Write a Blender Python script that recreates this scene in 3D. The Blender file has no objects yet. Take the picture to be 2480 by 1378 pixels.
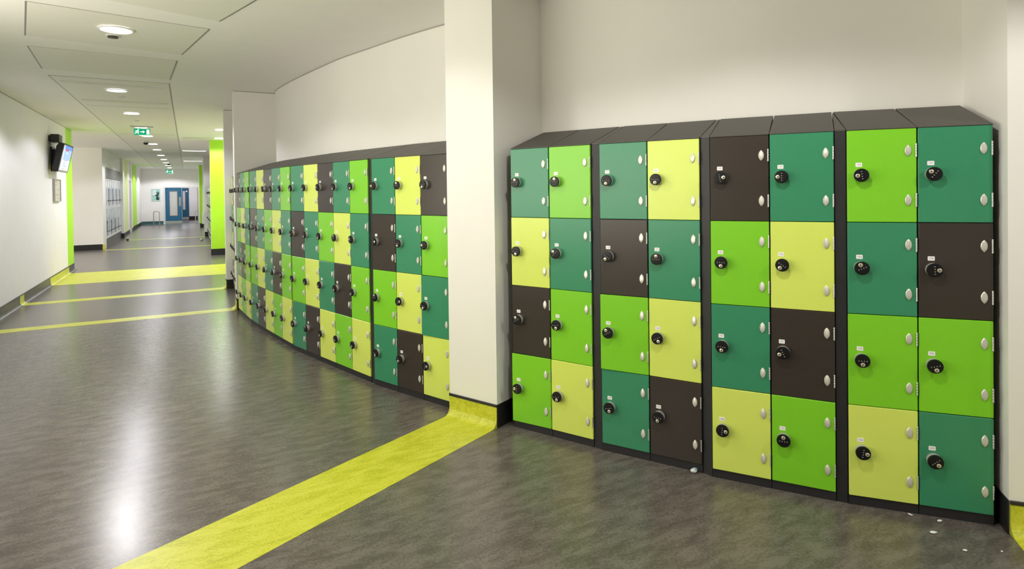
import bpy, math, random
from mathutils import Matrix, Vector
from math import sin, cos, radians as R, pi
random.seed(7)
sc = bpy.context.scene
COL = sc.collection

# ---------------------------------------------------------------- materials
MATS = {}
def mat(name, rgb, rough=.5, metal=0., var=0., scale=40., bump=0., emit=None, estr=0., spec=.5, coat=0.):
    m = bpy.data.materials.new(name); m.use_nodes = True
    nt = m.node_tree; b = nt.nodes['Principled BSDF']
    b.inputs['Base Color'].default_value = (*rgb, 1)
    b.inputs['Roughness'].default_value = rough
    b.inputs['Metallic'].default_value = metal
    b.inputs['Specular IOR Level'].default_value = spec
    b.inputs['Coat Weight'].default_value = coat
    tc = nt.nodes.new('ShaderNodeTexCoord')
    if var or bump:
        nz = nt.nodes.new('ShaderNodeTexNoise'); nz.inputs['Scale'].default_value = scale
        nz.inputs['Detail'].default_value = 4
        nt.links.new(tc.outputs['Object'], nz.inputs['Vector'])
    if var:
        rp = nt.nodes.new('ShaderNodeValToRGB')
        rp.color_ramp.elements[0].position = .3; rp.color_ramp.elements[1].position = .7
        rp.color_ramp.elements[0].color = (*[c*(1-var) for c in rgb], 1)
        rp.color_ramp.elements[1].color = (*[min(1, c*(1+var)) for c in rgb], 1)
        nt.links.new(nz.outputs['Fac'], rp.inputs['Fac']); nt.links.new(rp.outputs['Color'], b.inputs['Base Color'])
    if bump:
        bp = nt.nodes.new('ShaderNodeBump'); bp.inputs['Strength'].default_value = bump; bp.inputs['Distance'].default_value = .001
        nt.links.new(nz.outputs['Fac'], bp.inputs['Height']); nt.links.new(bp.outputs['Normal'], b.inputs['Normal'])
    if emit:
        b.inputs['Emission Color'].default_value = (*emit, 1); b.inputs['Emission Strength'].default_value = estr
    MATS[name] = m
    return m

def lino(name, c0, c1, c2, rough, streak=R(31), spec=.5):
    """marbled linoleum: directional cloudy streaks over a fine grain"""
    m = bpy.data.materials.new(name); m.use_nodes = True
    nt = m.node_tree; b = nt.nodes['Principled BSDF']; N = nt.nodes.new; L = nt.links.new
    tc = N('ShaderNodeTexCoord'); mp = N('ShaderNodeMapping')
    mp.vector_type = 'TEXTURE'; mp.inputs['Rotation'].default_value = (0, 0, streak); mp.inputs['Scale'].default_value = (2.6, 1, 1)
    L(tc.outputs['Object'], mp.inputs['Vector'])
    n1 = N('ShaderNodeTexNoise'); n1.inputs['Scale'].default_value = 17; n1.inputs['Detail'].default_value = 8
    n1.inputs['Roughness'].default_value = .68; n1.inputs['Distortion'].default_value = .25
    L(mp.outputs['Vector'], n1.inputs['Vector'])
    n2 = N('ShaderNodeTexNoise'); n2.inputs['Scale'].default_value = 1.3; n2.inputs['Detail'].default_value = 3
    L(tc.outputs['Object'], n2.inputs['Vector'])
    n3 = N('ShaderNodeTexNoise'); n3.inputs['Scale'].default_value = 85; n3.inputs['Detail'].default_value = 3
    L(tc.outputs['Object'], n3.inputs['Vector'])
    m0 = N('ShaderNodeMath'); m0.operation = 'MULTIPLY_ADD'; m0.inputs[1].default_value = .55
    L(n3.outputs['Fac'], m0.inputs[0]); L(n1.outputs['Fac'], m0.inputs[2])
    mx = N('ShaderNodeMath'); mx.operation = 'MULTIPLY_ADD'; mx.inputs[1].default_value = .22
    L(n2.outputs['Fac'], mx.inputs[0]); L(m0.outputs[0], mx.inputs[2])
    rp = N('ShaderNodeValToRGB'); e = rp.color_ramp.elements
    e[0].position = .74; e[0].color = (*c0, 1); e[1].position = 1.0; e[1].color = (*c2, 1)
    k = e.new(.88); k.color = (*c1, 1)
    L(mx.outputs[0], rp.inputs['Fac']); L(rp.outputs['Color'], b.inputs['Base Color'])
    rr = N('ShaderNodeMapRange'); rr.inputs['To Min'].default_value = rough-.04; rr.inputs['To Max'].default_value = rough+.05
    L(n1.outputs['Fac'], rr.inputs['Value']); L(rr.outputs['Result'], b.inputs['Roughness'])
    b.inputs['Specular IOR Level'].default_value = spec
    MATS[name] = m
    return m

M = MATS
mat('paint_cool', (.88, .855, .925), .5, var=.012, scale=3, bump=.05)  # white wall with cool light put into its colour, offsetting green bounce
mat('paint_white', (.86, .85, .81), .55, var=.012, scale=3, bump=.05)
mat('paint_ceiling', (.92, .91, .88), .7, var=.01, scale=5)
mat('panel_line', (.40, .39, .35), .6)
mat('panel_ceiling', (.84, .83, .775), .55, var=.02, scale=60)
mat('paint_lime', (.42, .80, .02), .5, var=.01)
mat('paint_pale_lime', (.72, .84, .36), .5, var=.01)
lino('lino_dark', (.090, .077, .069), (.126, .109, .097), (.166, .146, .131), .25)
lino('lino_yellow', (.46, .48, .022), (.56, .58, .035), (.63, .64, .07), .34)
lino('lino_skirting', (.040, .036, .033), (.07, .063, .056), (.10, .09, .08), .38)
lino('lino_teal', (.02, .09, .09), (.03, .12, .12), (.05, .15, .15), .35)
mat('rubber_black', (.010, .010, .011), .55, var=.2, scale=30)
mat('trim_charcoal', (.016, .016, .018), .45)
mat('carcass', (.020, .020, .022), .5, var=.1, scale=120)
mat('sloping_top', (.070, .064, .058), .5, var=.1, scale=150)
mat('door_T', (.042, .270, .135), .29, var=.05, scale=160, bump=.15)
mat('door_L', (.225, .650, .024), .29, var=.03, scale=160, bump=.15)
mat('door_Y', (.72, .86, .150), .29, var=.02, scale=160, bump=.15)
mat('door_D', (.042, .033, .027), .29, var=.08, scale=160, bump=.15)
mat('lock_black', (.006, .006, .0065), .38, var=.1, scale=60, spec=.35)
mat('lock_collar', (.50, .50, .48), .35, metal=.35)
mat('key_core', (.85, .80, .62), .25, metal=.7)
mat('dial_mark', (.55, .55, .52), .4)
mat('slot_black', (.004, .004, .004), .5)
mat('hinge_metal', (.70, .69, .62), .38, metal=.45, var=.05, scale=90)
mat('barrel_metal', (.62, .62, .60), .32, metal=.9, var=.15, scale=200)
mat('label_white', (.95, .93, .96), .4, var=.01)
mat('label_ink', (.42, .42, .36), .5)
mat('lamp_glow', (1, 1, 1), .5, emit=(1, .97, .93), estr=14)
mat('lamp_ring', (.80, .80, .78), .35)
mat('tube_glow', (1, 1, 1), .5, emit=(1, .98, .94), estr=2.4)
mat('exit_green', (.0, .32, .16), .4, emit=(.0, .42, .22), estr=.55)
mat('exit_white', (.9, .95, .92), .4, emit=(.9, 1, .95), estr=.9)
mat('exit_case', (.55, .55, .53), .4)
mat('plastic_black', (.006, .006, .007), .35, var=.1, scale=20)
mat('plastic_grey', (.035, .034, .033), .4)
mat('bezel_silver', (.42, .41, .38), .35, metal=.3)
mat('screen_blue', (.02, .05, .1), .3, emit=(.10, .30, .95), estr=.95)
mat('screen_sky', (.02, .05, .1), .3, emit=(.42, .62, .98), estr=.95)
mat('screen_white', (.05, .05, .05), .3, emit=(.86, .88, 1.), estr=.95)
mat('screen_red', (.05, .01, .01), .3, emit=(.75, .10, .2), estr=.8)
mat('screen_ink', (.02, .02, .02), .3, emit=(.12, .16, .30), estr=.8)
mat('paper_beige', (.55, .53, .46), .5, var=.04, scale=14)
mat('frame_grey', (.42, .41, .38), .35, metal=.4)
mat('paper_ink', (.22, .22, .20), .6)
mat('panel_grey', (.22, .22, .21), .4, var=.12, scale=6)
mat('cabinet_white', (.74, .74, .73), .4, var=.01)
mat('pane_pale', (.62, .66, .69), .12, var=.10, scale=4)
mat('pane_blue', (.13, .16, .20), .12, var=.25, scale=5)  # reflection of the alcove opposite, put into the pane colour
mat('door_blue', (.015, .135, .26), .4, var=.05, scale=3)
mat('door_blue_dark', (.012, .095, .17), .4)
mat('pane_frost', (.62, .62, .60), .25, var=.02)
mat('wood_bead', (.50, .30, .18), .45, var=.1, scale=30)
mat('steel', (.55, .54, .51), .3, metal=.9, var=.05)
mat('picture_teal', (.36, .62, .56), .35, var=.25, scale=9)
mat('picture_dark', (.03, .06, .055), .4)
mat('picture_pale', (.70, .80, .76), .4)
mat('radiator_white', (.80, .79, .74), .4)
mat('tissue', (.75, .78, .78), .8, var=.05, scale=60)
mat('tissue_blue', (.25, .55, .60), .8)
mat('silver_dust', (.30, .28, .25), .7, var=.5, scale=120)

# ---------------------------------------------------------------- mesh builder
class MB:
    def __init__(s): s.v = []; s.f = []; s.m = []; s.mats = []; s.sm = []
    def mi(s, m):
        if m not in s.mats: s.mats.append(m)
        return s.mats.index(m)
    def add(s, verts, faces, m, smooth=False, T=None):
        o = len(s.v); k = s.mi(m)
        for p in verts:
            p = Vector(p)
            s.v.append(tuple(T @ p if T is not None else p))
        for f in faces: s.f.append([i+o for i in f]); s.m.append(k); s.sm.append(smooth)
        return s
    def box(s, a, b, m, T=None, ch=0):
        x0, y0, z0 = a; x1, y1, z1 = b
        if ch:
            c = min(ch, (x1-x0)/2.01, (y1-y0)/2.01, (z1-z0)/2.01); vs = []
            for X, sx in ((x0, 1), (x1, -1)):
                for Y, sy in ((y0, 1), (y1, -1)):
                    for Z, sz in ((z0, 1), (z1, -1)):
                        vs += [(X, Y+sy*c, Z+sz*c), (X+sx*c, Y, Z+sz*c), (X+sx*c, Y+sy*c, Z)]
            idx = lambda i, j, k, a: ((i*2+j)*2+k)*3+a
            fs = []
            fs += [[idx(0,0,0,0), idx(0,0,1,0), idx(0,1,1,0), idx(0,1,0,0)], [idx(1,0,0,0), idx(1,1,0,0), idx(1,1,1,0), idx(1,0,1,0)]]
            fs += [[idx(0,0,0,1), idx(1,0,0,1), idx(1,0,1,1), idx(0,0,1,1)], [idx(0,1,0,1), idx(0,1,1,1), idx(1,1,1,1), idx(1,1,0,1)]]
            fs += [[idx(0,0,0,2), idx(0,1,0,2), idx(1,1,0,2), idx(1,0,0,2)], [idx(0,0,1,2), idx(1,0,1,2), idx(1,1,1,2), idx(0,1,1,2)]]
            for i in (0, 1):
                for j in (0, 1):
                    fs.append([idx(i,j,0,0), idx(i,j,1,0), idx(i,j,1,1), idx(i,j,0,1)])
                    fs.append([idx(i,0,j,0), idx(i,1,j,0), idx(i,1,j,2), idx(i,0,j,2)])
                    fs.append([idx(0,i,j,1), idx(1,i,j,1), idx(1,i,j,2), idx(0,i,j,2)])
                    for k in (0, 1): fs.append([idx(i,j,k,0), idx(i,j,k,1), idx(i,j,k,2)])
            return s.add(vs, fs, m, T=T)
        v = [(x0,y0,z0),(x1,y0,z0),(x1,y1,z0),(x0,y1,z0),(x0,y0,z1),(x1,y0,z1),(x1,y1,z1),(x0,y1,z1)]
        f = [[0,3,2,1],[4,5,6,7],[0,1,5,4],[1,2,6,5],[2,3,7,6],[3,0,4,7]]
        return s.add(v, f, m, T=T)
    def prism(s, poly, z0, z1, m, T=None):
        """poly: xy outline; z1 may be a list of heights"""
        n = len(poly); z1 = z1 if isinstance(z1, (list, tuple)) else [z1]*n
        v = [(x, y, z0) for x, y in poly]+[(x, y, z1[i]) for i, (x, y) in enumerate(poly)]
        f = [list(range(n))[::-1], list(range(n, 2*n))]+[[i, (i+1) % n, n+(i+1) % n, n+i] for i in range(n)]
        return s.add(v, f, m, T=T)
    def lathe(s, prof, m, n=28, T=None, smooth=True, axis='z'):
        """prof: (r, h) list; caps where r==0"""
        vs = []; fs = []
        for r, h in prof:
            for k in range(n):
                a = 2*pi*k/n; p = (r*cos(a), r*sin(a), h)
                if axis == 'y': p = (r*cos(a), -h, r*sin(a))
                vs.append(p)
        for i in range(len(prof)-1):
            for k in range(n):
                fs.append([i*n+k, i*n+(k+1) % n, (i+1)*n+(k+1) % n, (i+1)*n+k])
        fs.append(list(range(n))[::-1]); fs.append([(len(prof)-1)*n+k for k in range(n)])
        return s.add(vs, fs, m, smooth, T)
    def tube(s, path, r, m, n=10):
        vs = []; fs = []; P = [Vector(p) for p in path]
        for i, p in enumerate(P):
            d = (P[min(i+1, len(P)-1)]-P[max(i-1, 0)]).normalized()
            a = d.cross(Vector((0, 0, 1)));
            if a.length < .05: a = d.cross(Vector((1, 0, 0)))
            a.normalize(); b = d.cross(a)
            if i and a.dot(pa) < 0: a = -a; b = -b
            pa = a
            for k in range(n):
                t = 2*pi*k/n; vs.append(tuple(p+a*r*cos(t)+b*r*sin(t)))
        for i in range(len(P)-1):
            for k in range(n): fs.append([i*n+k, i*n+(k+1) % n, (i+1)*n+(k+1) % n, (i+1)*n+k])
        fs.append(list(range(n))); fs.append([(len(P)-1)*n+k for k in range(n)])
        return s.add(vs, fs, m, True)
    def mesh(s, name):
        me = bpy.data.meshes.new(name); me.from_pydata(s.v, [], s.f)
        for m in s.mats: me.materials.append(M[m])
        for p, k, sm in zip(me.polygons, s.m, s.sm): p.material_index = k; p.use_smooth = sm
        import bmesh
        bm = bmesh.new(); bm.from_mesh(me); bmesh.ops.recalc_face_normals(bm, faces=bm.faces); bm.to_mesh(me); bm.free()
        if any(s.sm):
            try: me.set_sharp_from_angle(angle=R(40))
            except Exception: pass
        return me
    def build(s, name, parent=None, loc=None, rz=0, rot=None):
        return link(name, s.mesh(name), parent, loc, rz, rot)

def link(name, data, parent=None, loc=None, rz=0, rot=None):
    o = bpy.data.objects.new(name, data); COL.objects.link(o)
    if loc is not None: o.location = loc
    if rot is not None: o.rotation_euler = rot
    elif rz: o.rotation_euler = (0, 0, rz)
    if parent is not None: o.parent = parent
    return o
def tag(o, label, cat, group=None):
    o['label'] = label; o['category'] = cat
    if group: o['group'] = group
    return o
def thing(name, label, cat, loc, rz=0, group=None):
    return tag(link(name, None, None, loc, rz), label, cat, group)
def struct(name, mb, label=None):
    o = mb.build(name); o['kind'] = 'structure'
    if label: o['label'] = label
    return o

# ---------------------------------------------------------------- layout frames
UX, UY = -.4772, .8788                     # corridor direction (s axis); t axis points to its right
def W(s, t): return (s*UX+t*UY, s*UY-t*UX)
RZ = R(28.5)                               # local x = t, local y = s
ZC = 2.84                                  # ceiling height
BB = .1465                                 # skirting height
TL = -2.07                                 # left wall line
def corr(s, t, z=0): return (*W(s, t), z)

def cbox(mb, s0, s1, t0, t1, z0, z1, m, ch=0):
    T = Matrix.Rotation(math.atan2(-UX, UY), 4, 'Z')
    return mb.box((t0, s0, z0), (t1, s1, z1), m, T=T, ch=ch)

def cove(mb, a, b, nrm, m, cap=True, r=.045, z1=BB, z0=0):
    """coved skirting along a->b on a wall whose outward normal is nrm"""
    a = Vector((*a, 0)); b = Vector((*b, 0)); n = Vector((*nrm, 0)).normalized()
    zc = z1-.016 if cap else z1
    prof = [(.0, zc), (.006, zc), (.006, r)]
    for k in range(1, 7):
        t = k/6*pi/2; prof.append((.006+r-r*cos(t), r-r*sin(t)+.0012))
    prof += [(.006+r, .0), (0, 0)]
    vs = []; N = len(prof)
    for P in (a, b):
        for d, z in prof: vs.append(tuple(P+n*d+Vector((0, 0, z))))
    fs = [[i, (i+1) % N, N+(i+1) % N, N+i] for i in range(N)]+[list(range(N)), list(range(N, 2*N))]
    mb.add(vs, fs, m)
    if cap:
        vs = []
        for P in (a, b):
            for d, z in ((0, zc+.0005), (.009, zc+.0005), (.009, z1-.002), (.006, z1), (0, z1)): vs.append(tuple(P+n*d+Vector((0, 0, z))))
        mb.add(vs, [[i, (i+1) % 5, 5+(i+1) % 5, 5+i] for i in range(5)]+[[0,1,2,3,4],[5,6,7,8,9]], 'trim_charcoal')
    return mb

def flat(mb, a, b, nrm, m, z1=BB, d=.006):
    a = Vector((*a, 0)); b = Vector((*b, 0)); n = Vector((*nrm, 0)).normalized()*d
    poly = [a, b, b+n, a+n]
    return mb.prism([(p.x, p.y) for p in poly], 0, z1, m)

# ---------------------------------------------------------------- lockers: positions
WD = .284; DEPTH = .40; H = .43; Z0 = .045; ZT = Z0+4*H
units = {}                                   # group -> list of (x, y, angle), left to right
def chain(x, y, a, kap, n):
    out = []
    for k in range(n):
        out.append((x, y, R(a))); x += cos(R(a))*WD; y -= sin(R(a))*WD; a -= kap
    return out, (x, y, R(a))
PAIRS = [(-.009, 3.777, 34.9), (.500, 3.416, 31.5), (1.022, 3.080, 27.1), (1.572, 2.799, 20.3)]
G1, e1 = chain(-1.094, 4.642, 39.9, .52, 3)
G2, e2 = chain(-2.121, 5.713, 46.4, .20, 5)
G3, e3 = chain(-3.0225, 6.8675, 52.5, .36, 5)
def before(u, gap, da, kap, n):
    """n units whose last one ends a gap before unit u"""
    x, y, a = u; am = a+R(da)/2
    x -= cos(am)*gap; y += sin(am)*gap
    a = math.degrees(a)+da; out = []
    for k in range(n):
        x -= cos(R(a))*WD; y += sin(R(a))*WD; out.insert(0, (x, y, R(a))); a += kap
    return out
G4 = before(G3[0], .045, 3.6, .4, 3)
def front(u, k=0, d=0):
    x, y, a = u
    return (x+cos(a)*k+sin(a)*d, y-sin(a)*k+cos(a)*d)

C1X, C1Y, C1A = -.112, 3.763, R(36.3)        # near pillar: front right corner, angle
C0X, C0Y, C0A = 2.118, 2.545, R(20)          # right pillar: front left corner, angle
def c1(k, d): return (C1X+cos(C1A)*k+sin(C1A)*d, C1Y-sin(C1A)*k+cos(C1A)*d)
def c0(k, d): return (C0X+cos(C0A)*k+sin(C0A)*d, C0Y-sin(C0A)*k+cos(C0A)*d)
C1W = .402

# ---------------------------------------------------------------- shell
FILL1, FILL2, FILL3 = 62, 122, 120  # watts of the fill lights behind the added, unseen windows
fl = MB(); fl.prism([(-26, -5), (6, -5), (6, 44), (-26, 44)], -.06, 0, 'lino_dark'); struct('floor', fl)
ce = MB(); ce.prism([(-26, -5), (6, -5), (6, 44), (-26, 44)], ZC, ZC+.06, 'paint_ceiling'); struct('ceiling', ce)

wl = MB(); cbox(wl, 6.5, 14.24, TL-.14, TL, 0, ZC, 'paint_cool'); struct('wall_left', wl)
wa = MB(); cbox(wa, 14.241, 14.92, TL-.14, TL, 0, ZC, 'paint_lime'); struct('wall_left_accent', wa)
# side passage behind the left wall
wr = MB(); cbox(wr, 20.05, 20.19, -6.1, TL-.04, 0, ZC, 'paint_white'); struct('wall_side_passage', wr)
wr = MB(); cbox(wr, 14.78, 14.92, -6.1, TL-.141, 0, ZC, 'paint_white'); struct('wall_side_passage_near', wr)
# far left wall, in runs
wf = MB()
cbox(wf, 20.051, 20.72, TL-.039, TL-.03, 0, ZC, 'paint_white')
cbox(wf, 20.19, 36.0, TL-.35, TL-.24, 0, ZC, 'paint_white')
cbox(wf, 20.19, 25.0, TL-.24, TL-.03, 2.335, ZC, 'paint_white')
cbox(wf, 20.19, 20.72, TL-.24, TL-.04, 0, 2.335, 'paint_white')
cbox(wf, 25.02, 25.42, TL-.24, TL+.05, 0, ZC, 'paint_white')
cbox(wf, 25.42, 27.8, TL-.24, TL-.02, 0, ZC, 'paint_pale_lime')
cbox(wf, 27.8, 28.50, TL-.24, TL-.03, 0, ZC, 'paint_white')
cbox(wf, 28.50, 29.45, TL-.24, TL-.06, 2.1, ZC, 'paint_white')
cbox(wf, 29.45, 30.2, TL-.24, TL-.03, 0, ZC, 'paint_white')
cbox(wf, 32.2, 35.3, TL-.24, TL-.03, 0, ZC, 'paint_white')
struct('wall_left_far', wf)
wg = MB(); cbox(wg, 30.201, 32.199, TL-.24, TL-.02, 0, ZC, 'paint_lime'); struct('wall_left_far_accent', wg)
# far wall with the doorway
DS = 35.3
ww = MB()
cbox(ww, DS, DS+.15, TL-.35, -1.12, 0, ZC, 'paint_white')
cbox(ww, DS, DS+.15, -1.12, .50, 1.93, ZC, 'paint_white')
cbox(ww, DS, DS+.15, .50, 1.3, 0, ZC, 'paint_white')
struct('wall_far', ww)
wi = MB(); cbox(wi, 40.2, 40.34, -3.2, 2.2, 0, ZC, 'paint_white'); cbox(wi, 35.46, 40.2, -3.34, -3.2, 0, ZC, 'paint_white'); cbox(wi, 35.46, 40.2, 2.2, 2.34, 0, ZC, 'paint_white'); struct('wall_lobby', wi)
# right side: piers, then the wall behind the far lockers
def pier(name, s0, s1, t0, t1, m, m2=None):
    mb = MB(); cbox(mb, s0, s1, t0, t1, 0, ZC, m); return struct(name, mb)
C2S, C3S, GS, R4S, R5S = 8.48, 10.47, 16.45, 23.9, 30.6
TR = .53
pier('wall_pier_second', C2S, C2S+.24, TR, 1.20, 'paint_white')
pier('wall_pier_third', C3S, C3S+.24, TR-.02, 1.20, 'paint_white')
gp = MB(); cbox(gp, GS+.012, GS+.30, .48, 1.20, 0, ZC, 'paint_white'); cbox(gp, GS, GS+.012, .48, 1.20, 0, ZC, 'paint_lime'); struct('wall_pier_lime', gp)
pier('wall_pier_fourth', R4S, R4S+.3, .49, 1.20, 'paint_white')
gp = MB(); cbox(gp, R5S+.012, R5S+.3, .44, 1.20, 0, ZC, 'paint_white'); cbox(gp, R5S, R5S+.012, .44, .565, 0, ZC, 'paint_lime'); cbox(gp, R5S, R5S+.012, .565, 1.2, 0, ZC, 'paint_white'); struct('wall_pier_fifth', gp)
wb = MB(); cbox(wb, 8.72, DS, 1.14, 1.28, 0, ZC, 'paint_white'); struct('wall_right_far', wb)
# curved wall behind the long locker run
def ribbon(name, pts, m, thick=.12):
    mb = MB(); n = len(pts); ns = []
    for i in range(n):
        a = Vector(pts[max(i-1, 0)]); b = Vector(pts[min(i+1, n-1)]); d = (b-a).normalized(); ns.append(Vector((-d.y, d.x)))
    for i in range(n-1):
        p, q = Vector(pts[i]), Vector(pts[i+1])
        mb.prism([tuple(p), tuple(q), tuple(q+ns[i+1]*thick), tuple(p+ns[i]*thick)], 0, ZC, m)
    return struct(name, mb)
def smooth(pts, n=6):
    out = []
    for i in range(len(pts)-1):
        p0 = Vector(pts[max(i-1, 0)]); p1 = Vector(pts[i]); p2 = Vector(pts[i+1]); p3 = Vector(pts[min(i+2, len(pts)-1)])
        for k in range(n):
            t = k/n
            out.append(tuple(.5*((2*p1)+(p2-p0)*t+(2*p0-5*p1+4*p2-p3)*t*t+(3*p1-p0-3*p2+p3)*t**3)))
    out.append(tuple(pts[-1])); return out
back = []
for u in (G4[0], G4[2], G3[1], G3[3], G2[0], G2[2], G2[4], G1[1]): back.append(front(u, WD/2, DEPTH+.065))
back = [W(C2S+.10, 1.06)]+back+[c1(-C1W+.05, .56)]
ribbon('wall_curved', smooth(back), 'paint_white')
ra = [c1(-.06, .56)]+[front((x, y, R(a)), WD, DEPTH+.075) for x, y, a in PAIRS]+[c0(.05, .52)]
ribbon('wall_alcove', smooth(ra), 'paint_white')
p1 = MB(); p1.prism([c1(-C1W, 0), c1(0, 0), c1(0, .70), c1(-C1W, .70)], 0, ZC, 'paint_white'); struct('wall_pillar_near', p1)
p0 = MB(); p0.prism([c0(0, 0), c0(.42, 0), c0(.42, .62), c0(0, .62)], 0, ZC, 'paint_white'); struct('wall_pillar_right', p0)
# the rest of the enclosure, out of the picture
wc = MB(); wc.prism([c0(.42, .30), (5.2, 1.45), (5.2, 1.60), c0(.42, .45)], 0, ZC, 'paint_white'); struct('wall_right_near', wc)
wc = MB(); wc.prism([(5.2, -3.4), (5.34, -3.4), (5.34, 1.6), (5.2, 1.6)], 0, ZC, 'paint_white'); struct('wall_right_end', wc)
def fill_window_wall(name, n, a, b, w0, w1, z0, z1, tilt, watts, colr, bars):
    """wall from a to b (room on its left) with a glazed opening between distances w0 and w1; daylight comes through it"""
    a = Vector(a); b = Vector(b); L = (b-a).length; d = (b-a)/L; ang = math.atan2(d.y, d.x)
    T = Matrix.Translation((a.x, a.y, 0)) @ Matrix.Rotation(ang, 4, 'Z')
    mb = MB()
    for p, q in (((0, -.14, 0), (w0, 0, ZC)), ((w1, -.14, 0), (L, 0, ZC)), ((w0, -.14, 0), (w1, 0, z0)), ((w0, -.14, z1), (w1, 0, ZC))): mb.box(p, q, 'paint_white', T=T)
    struct(name, mb)
    c = a+d*(w0+w1)/2; h = (w1-w0)/2
    t = link('window_%d' % n, None, None, (c.x, c.y, 0), ang); t['kind'] = 'structure'  # added window out of view, made up to let in ambient fill
    mb = MB(); f = .05
    for p, q in (((-h, -.10, z0), (-h+f, -.03, z1)), ((h-f, -.10, z0), (h, -.03, z1)), ((-h+f, -.10, z0), (h-f, -.03, z0+f)), ((-h+f, -.10, z1-f), (h-f, -.03, z1))): mb.box(p, q, 'cabinet_white')
    for k in range(1, bars):
        x = -h+2*h*k/bars; mb.box((x-.02, -.095, z0+f), (x+.02, -.035, z1-f), 'cabinet_white')
    mb.build('window_frame', t)
    mb = MB(); mb.box((-h-.05, -.02, z0-.04), (h+.05, .12, z0-.001), 'cabinet_white'); mb.build('window_sill', t)
    l = bpy.data.lights.new('daylight', 'AREA'); l.shape = 'RECTANGLE'; l.size = 2*h; l.size_y = z1-z0; l.energy = watts; l.color = colr
    link('daylight', l, t, (0, -.16, (z0+z1)/2), rot=(R(tilt), 0, 0))   # above 90: added fill light aimed up at the ceiling; below: aimed down
x, y = W(-3.2, TL)
fill_window_wall('wall_back', 1, (5.34, -3.42), (x, y-.01), .5, 5.2, .8, 2.72, 80, FILL1, (1, .93, .76), 4)
fill_window_wall('wall_side_passage_end', 3, W(20.3, -6.1), W(14.6, -6.1), .9, 4.8, .6, 2.7, 120, FILL3, (1, .93, .80), 4)
fill_window_wall('wall_left_near', 2, W(6.499, TL), W(-3.2, TL), 1.2, 5.6, .9, 2.70, 122, FILL2, (1, .94, .80), 5)
# skirtings -------------------------------------------------------
def ls(s): return W(s, TL)
NL = (UY, -UX)                                # left wall normal, into the corridor
NV = (-UX*-1, -UY)                            # towards the viewer (-s)
NV = (-UX, -UY)
bl = MB(); s0 = -3.1
for sa, sb, m in ((s0, 8.47, 'lino_skirting'), (8.47, 8.69, 'lino_yellow'), (8.69, 10.45, 'lino_skirting'), (10.45, 10.69, 'lino_yellow'),
                  (10.69, 12.52, 'lino_skirting'), (12.52, 14.30, 'lino_yellow'), (14.30, 14.92, 'lino_skirting')):
    cove(bl, ls(sa), ls(sb), NL, m)
struct('baseboard_left', bl)
bp = MB(); flat(bp, W(20.05, -6.0), W(20.05, -2.12), NV, 'rubber_black', z1=.155, d=.008); struct('baseboard_passage', bp)
bf = MB()
flat(bf, W(25.02, TL+.05), W(25.42, TL+.05), NL, 'rubber_black', z1=.17); flat(bf, W(25.02, TL-.24), W(25.02, TL+.056), NV, 'rubber_black', z1=.17)
flat(bf, W(25.42, TL-.02), W(27.8, TL-.02), NL, 'rubber_black', z1=.13)
flat(bf, W(27.8, TL-.03), W(28.45, TL-.03), NL, 'rubber_black', z1=.13)
flat(bf, W(29.5, TL-.03), W(30.2, TL-.03), NL, 'rubber_black', z1=.13)
flat(bf, W(30.2, TL-.02), W(32.2, TL-.02), NL, 'rubber_black', z1=.17)
flat(bf, W(32.2, TL-.03), W(35.28, TL-.03), NL, 'rubber_black', z1=.15)
struct('baseboard_left_far', bf)
bt = MB(); cove(bt, W(DS, TL-.02), W(DS, -1.14), NV, 'lino_teal', cap=True, r=.06, z1=.17); struct('baseboard_far', bt)
bo = MB(); flat(bo, W(40.2, .02), W(40.2, 2.1), NV, 'rubber_black', z1=.22); struct('baseboard_lobby', bo)
br = MB()
for S, t0, m1 in ((C2S, TR, 1), (C3S, TR-.02, 1)):
    flat(br, W(S, t0), W(S, 1.1), NV, 'rubber_black')
    cove(br, W(S, t0), W(S+.24, t0), (-UY, UX), 'lino_yellow', r=.05)
flat(br, W(GS, .48), W(GS, 1.15), NV, 'rubber_black', z1=.155); flat(br, W(GS, .48), W(GS+.3, .48), (-UY, UX), 'rubber_black')
flat(br, W(R4S, .49), W(R4S, 1.15), NV, 'rubber_black', z1=.17); flat(br, W(R5S, .44), W(R5S, 1.15), NV, 'rubber_black', z1=.19)
struct('baseboard_right_far', br)
f1 = (-sin(C1A), -cos(C1A)); f0 = (-sin(C0A), -cos(C0A))
bn = MB()
cove(bn, c1(-C1W, 0), c1(0, 0), f1, 'lino_yellow', r=.055); flat(bn, c1(.0, -.004), c1(.0, .55), (cos(C1A), -sin(C1A)), 'rubber_black', z1=BB)
flat(bn, c1(-C1W, 0), c1(-C1W, .5), (-cos(C1A), sin(C1A)), 'rubber_black', z1=BB)
struct('baseboard_pillar_near', bn)
bn = MB()
cove(bn, c0(0.004, 0), c0(.42, 0), f0, 'lino_yellow', r=.055); flat(bn, c0(0, -.004), c0(0, .50), (-cos(C0A), sin(C0A)), 'rubber_black', z1=BB)
struct('baseboard_pillar_right', bn)

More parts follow.
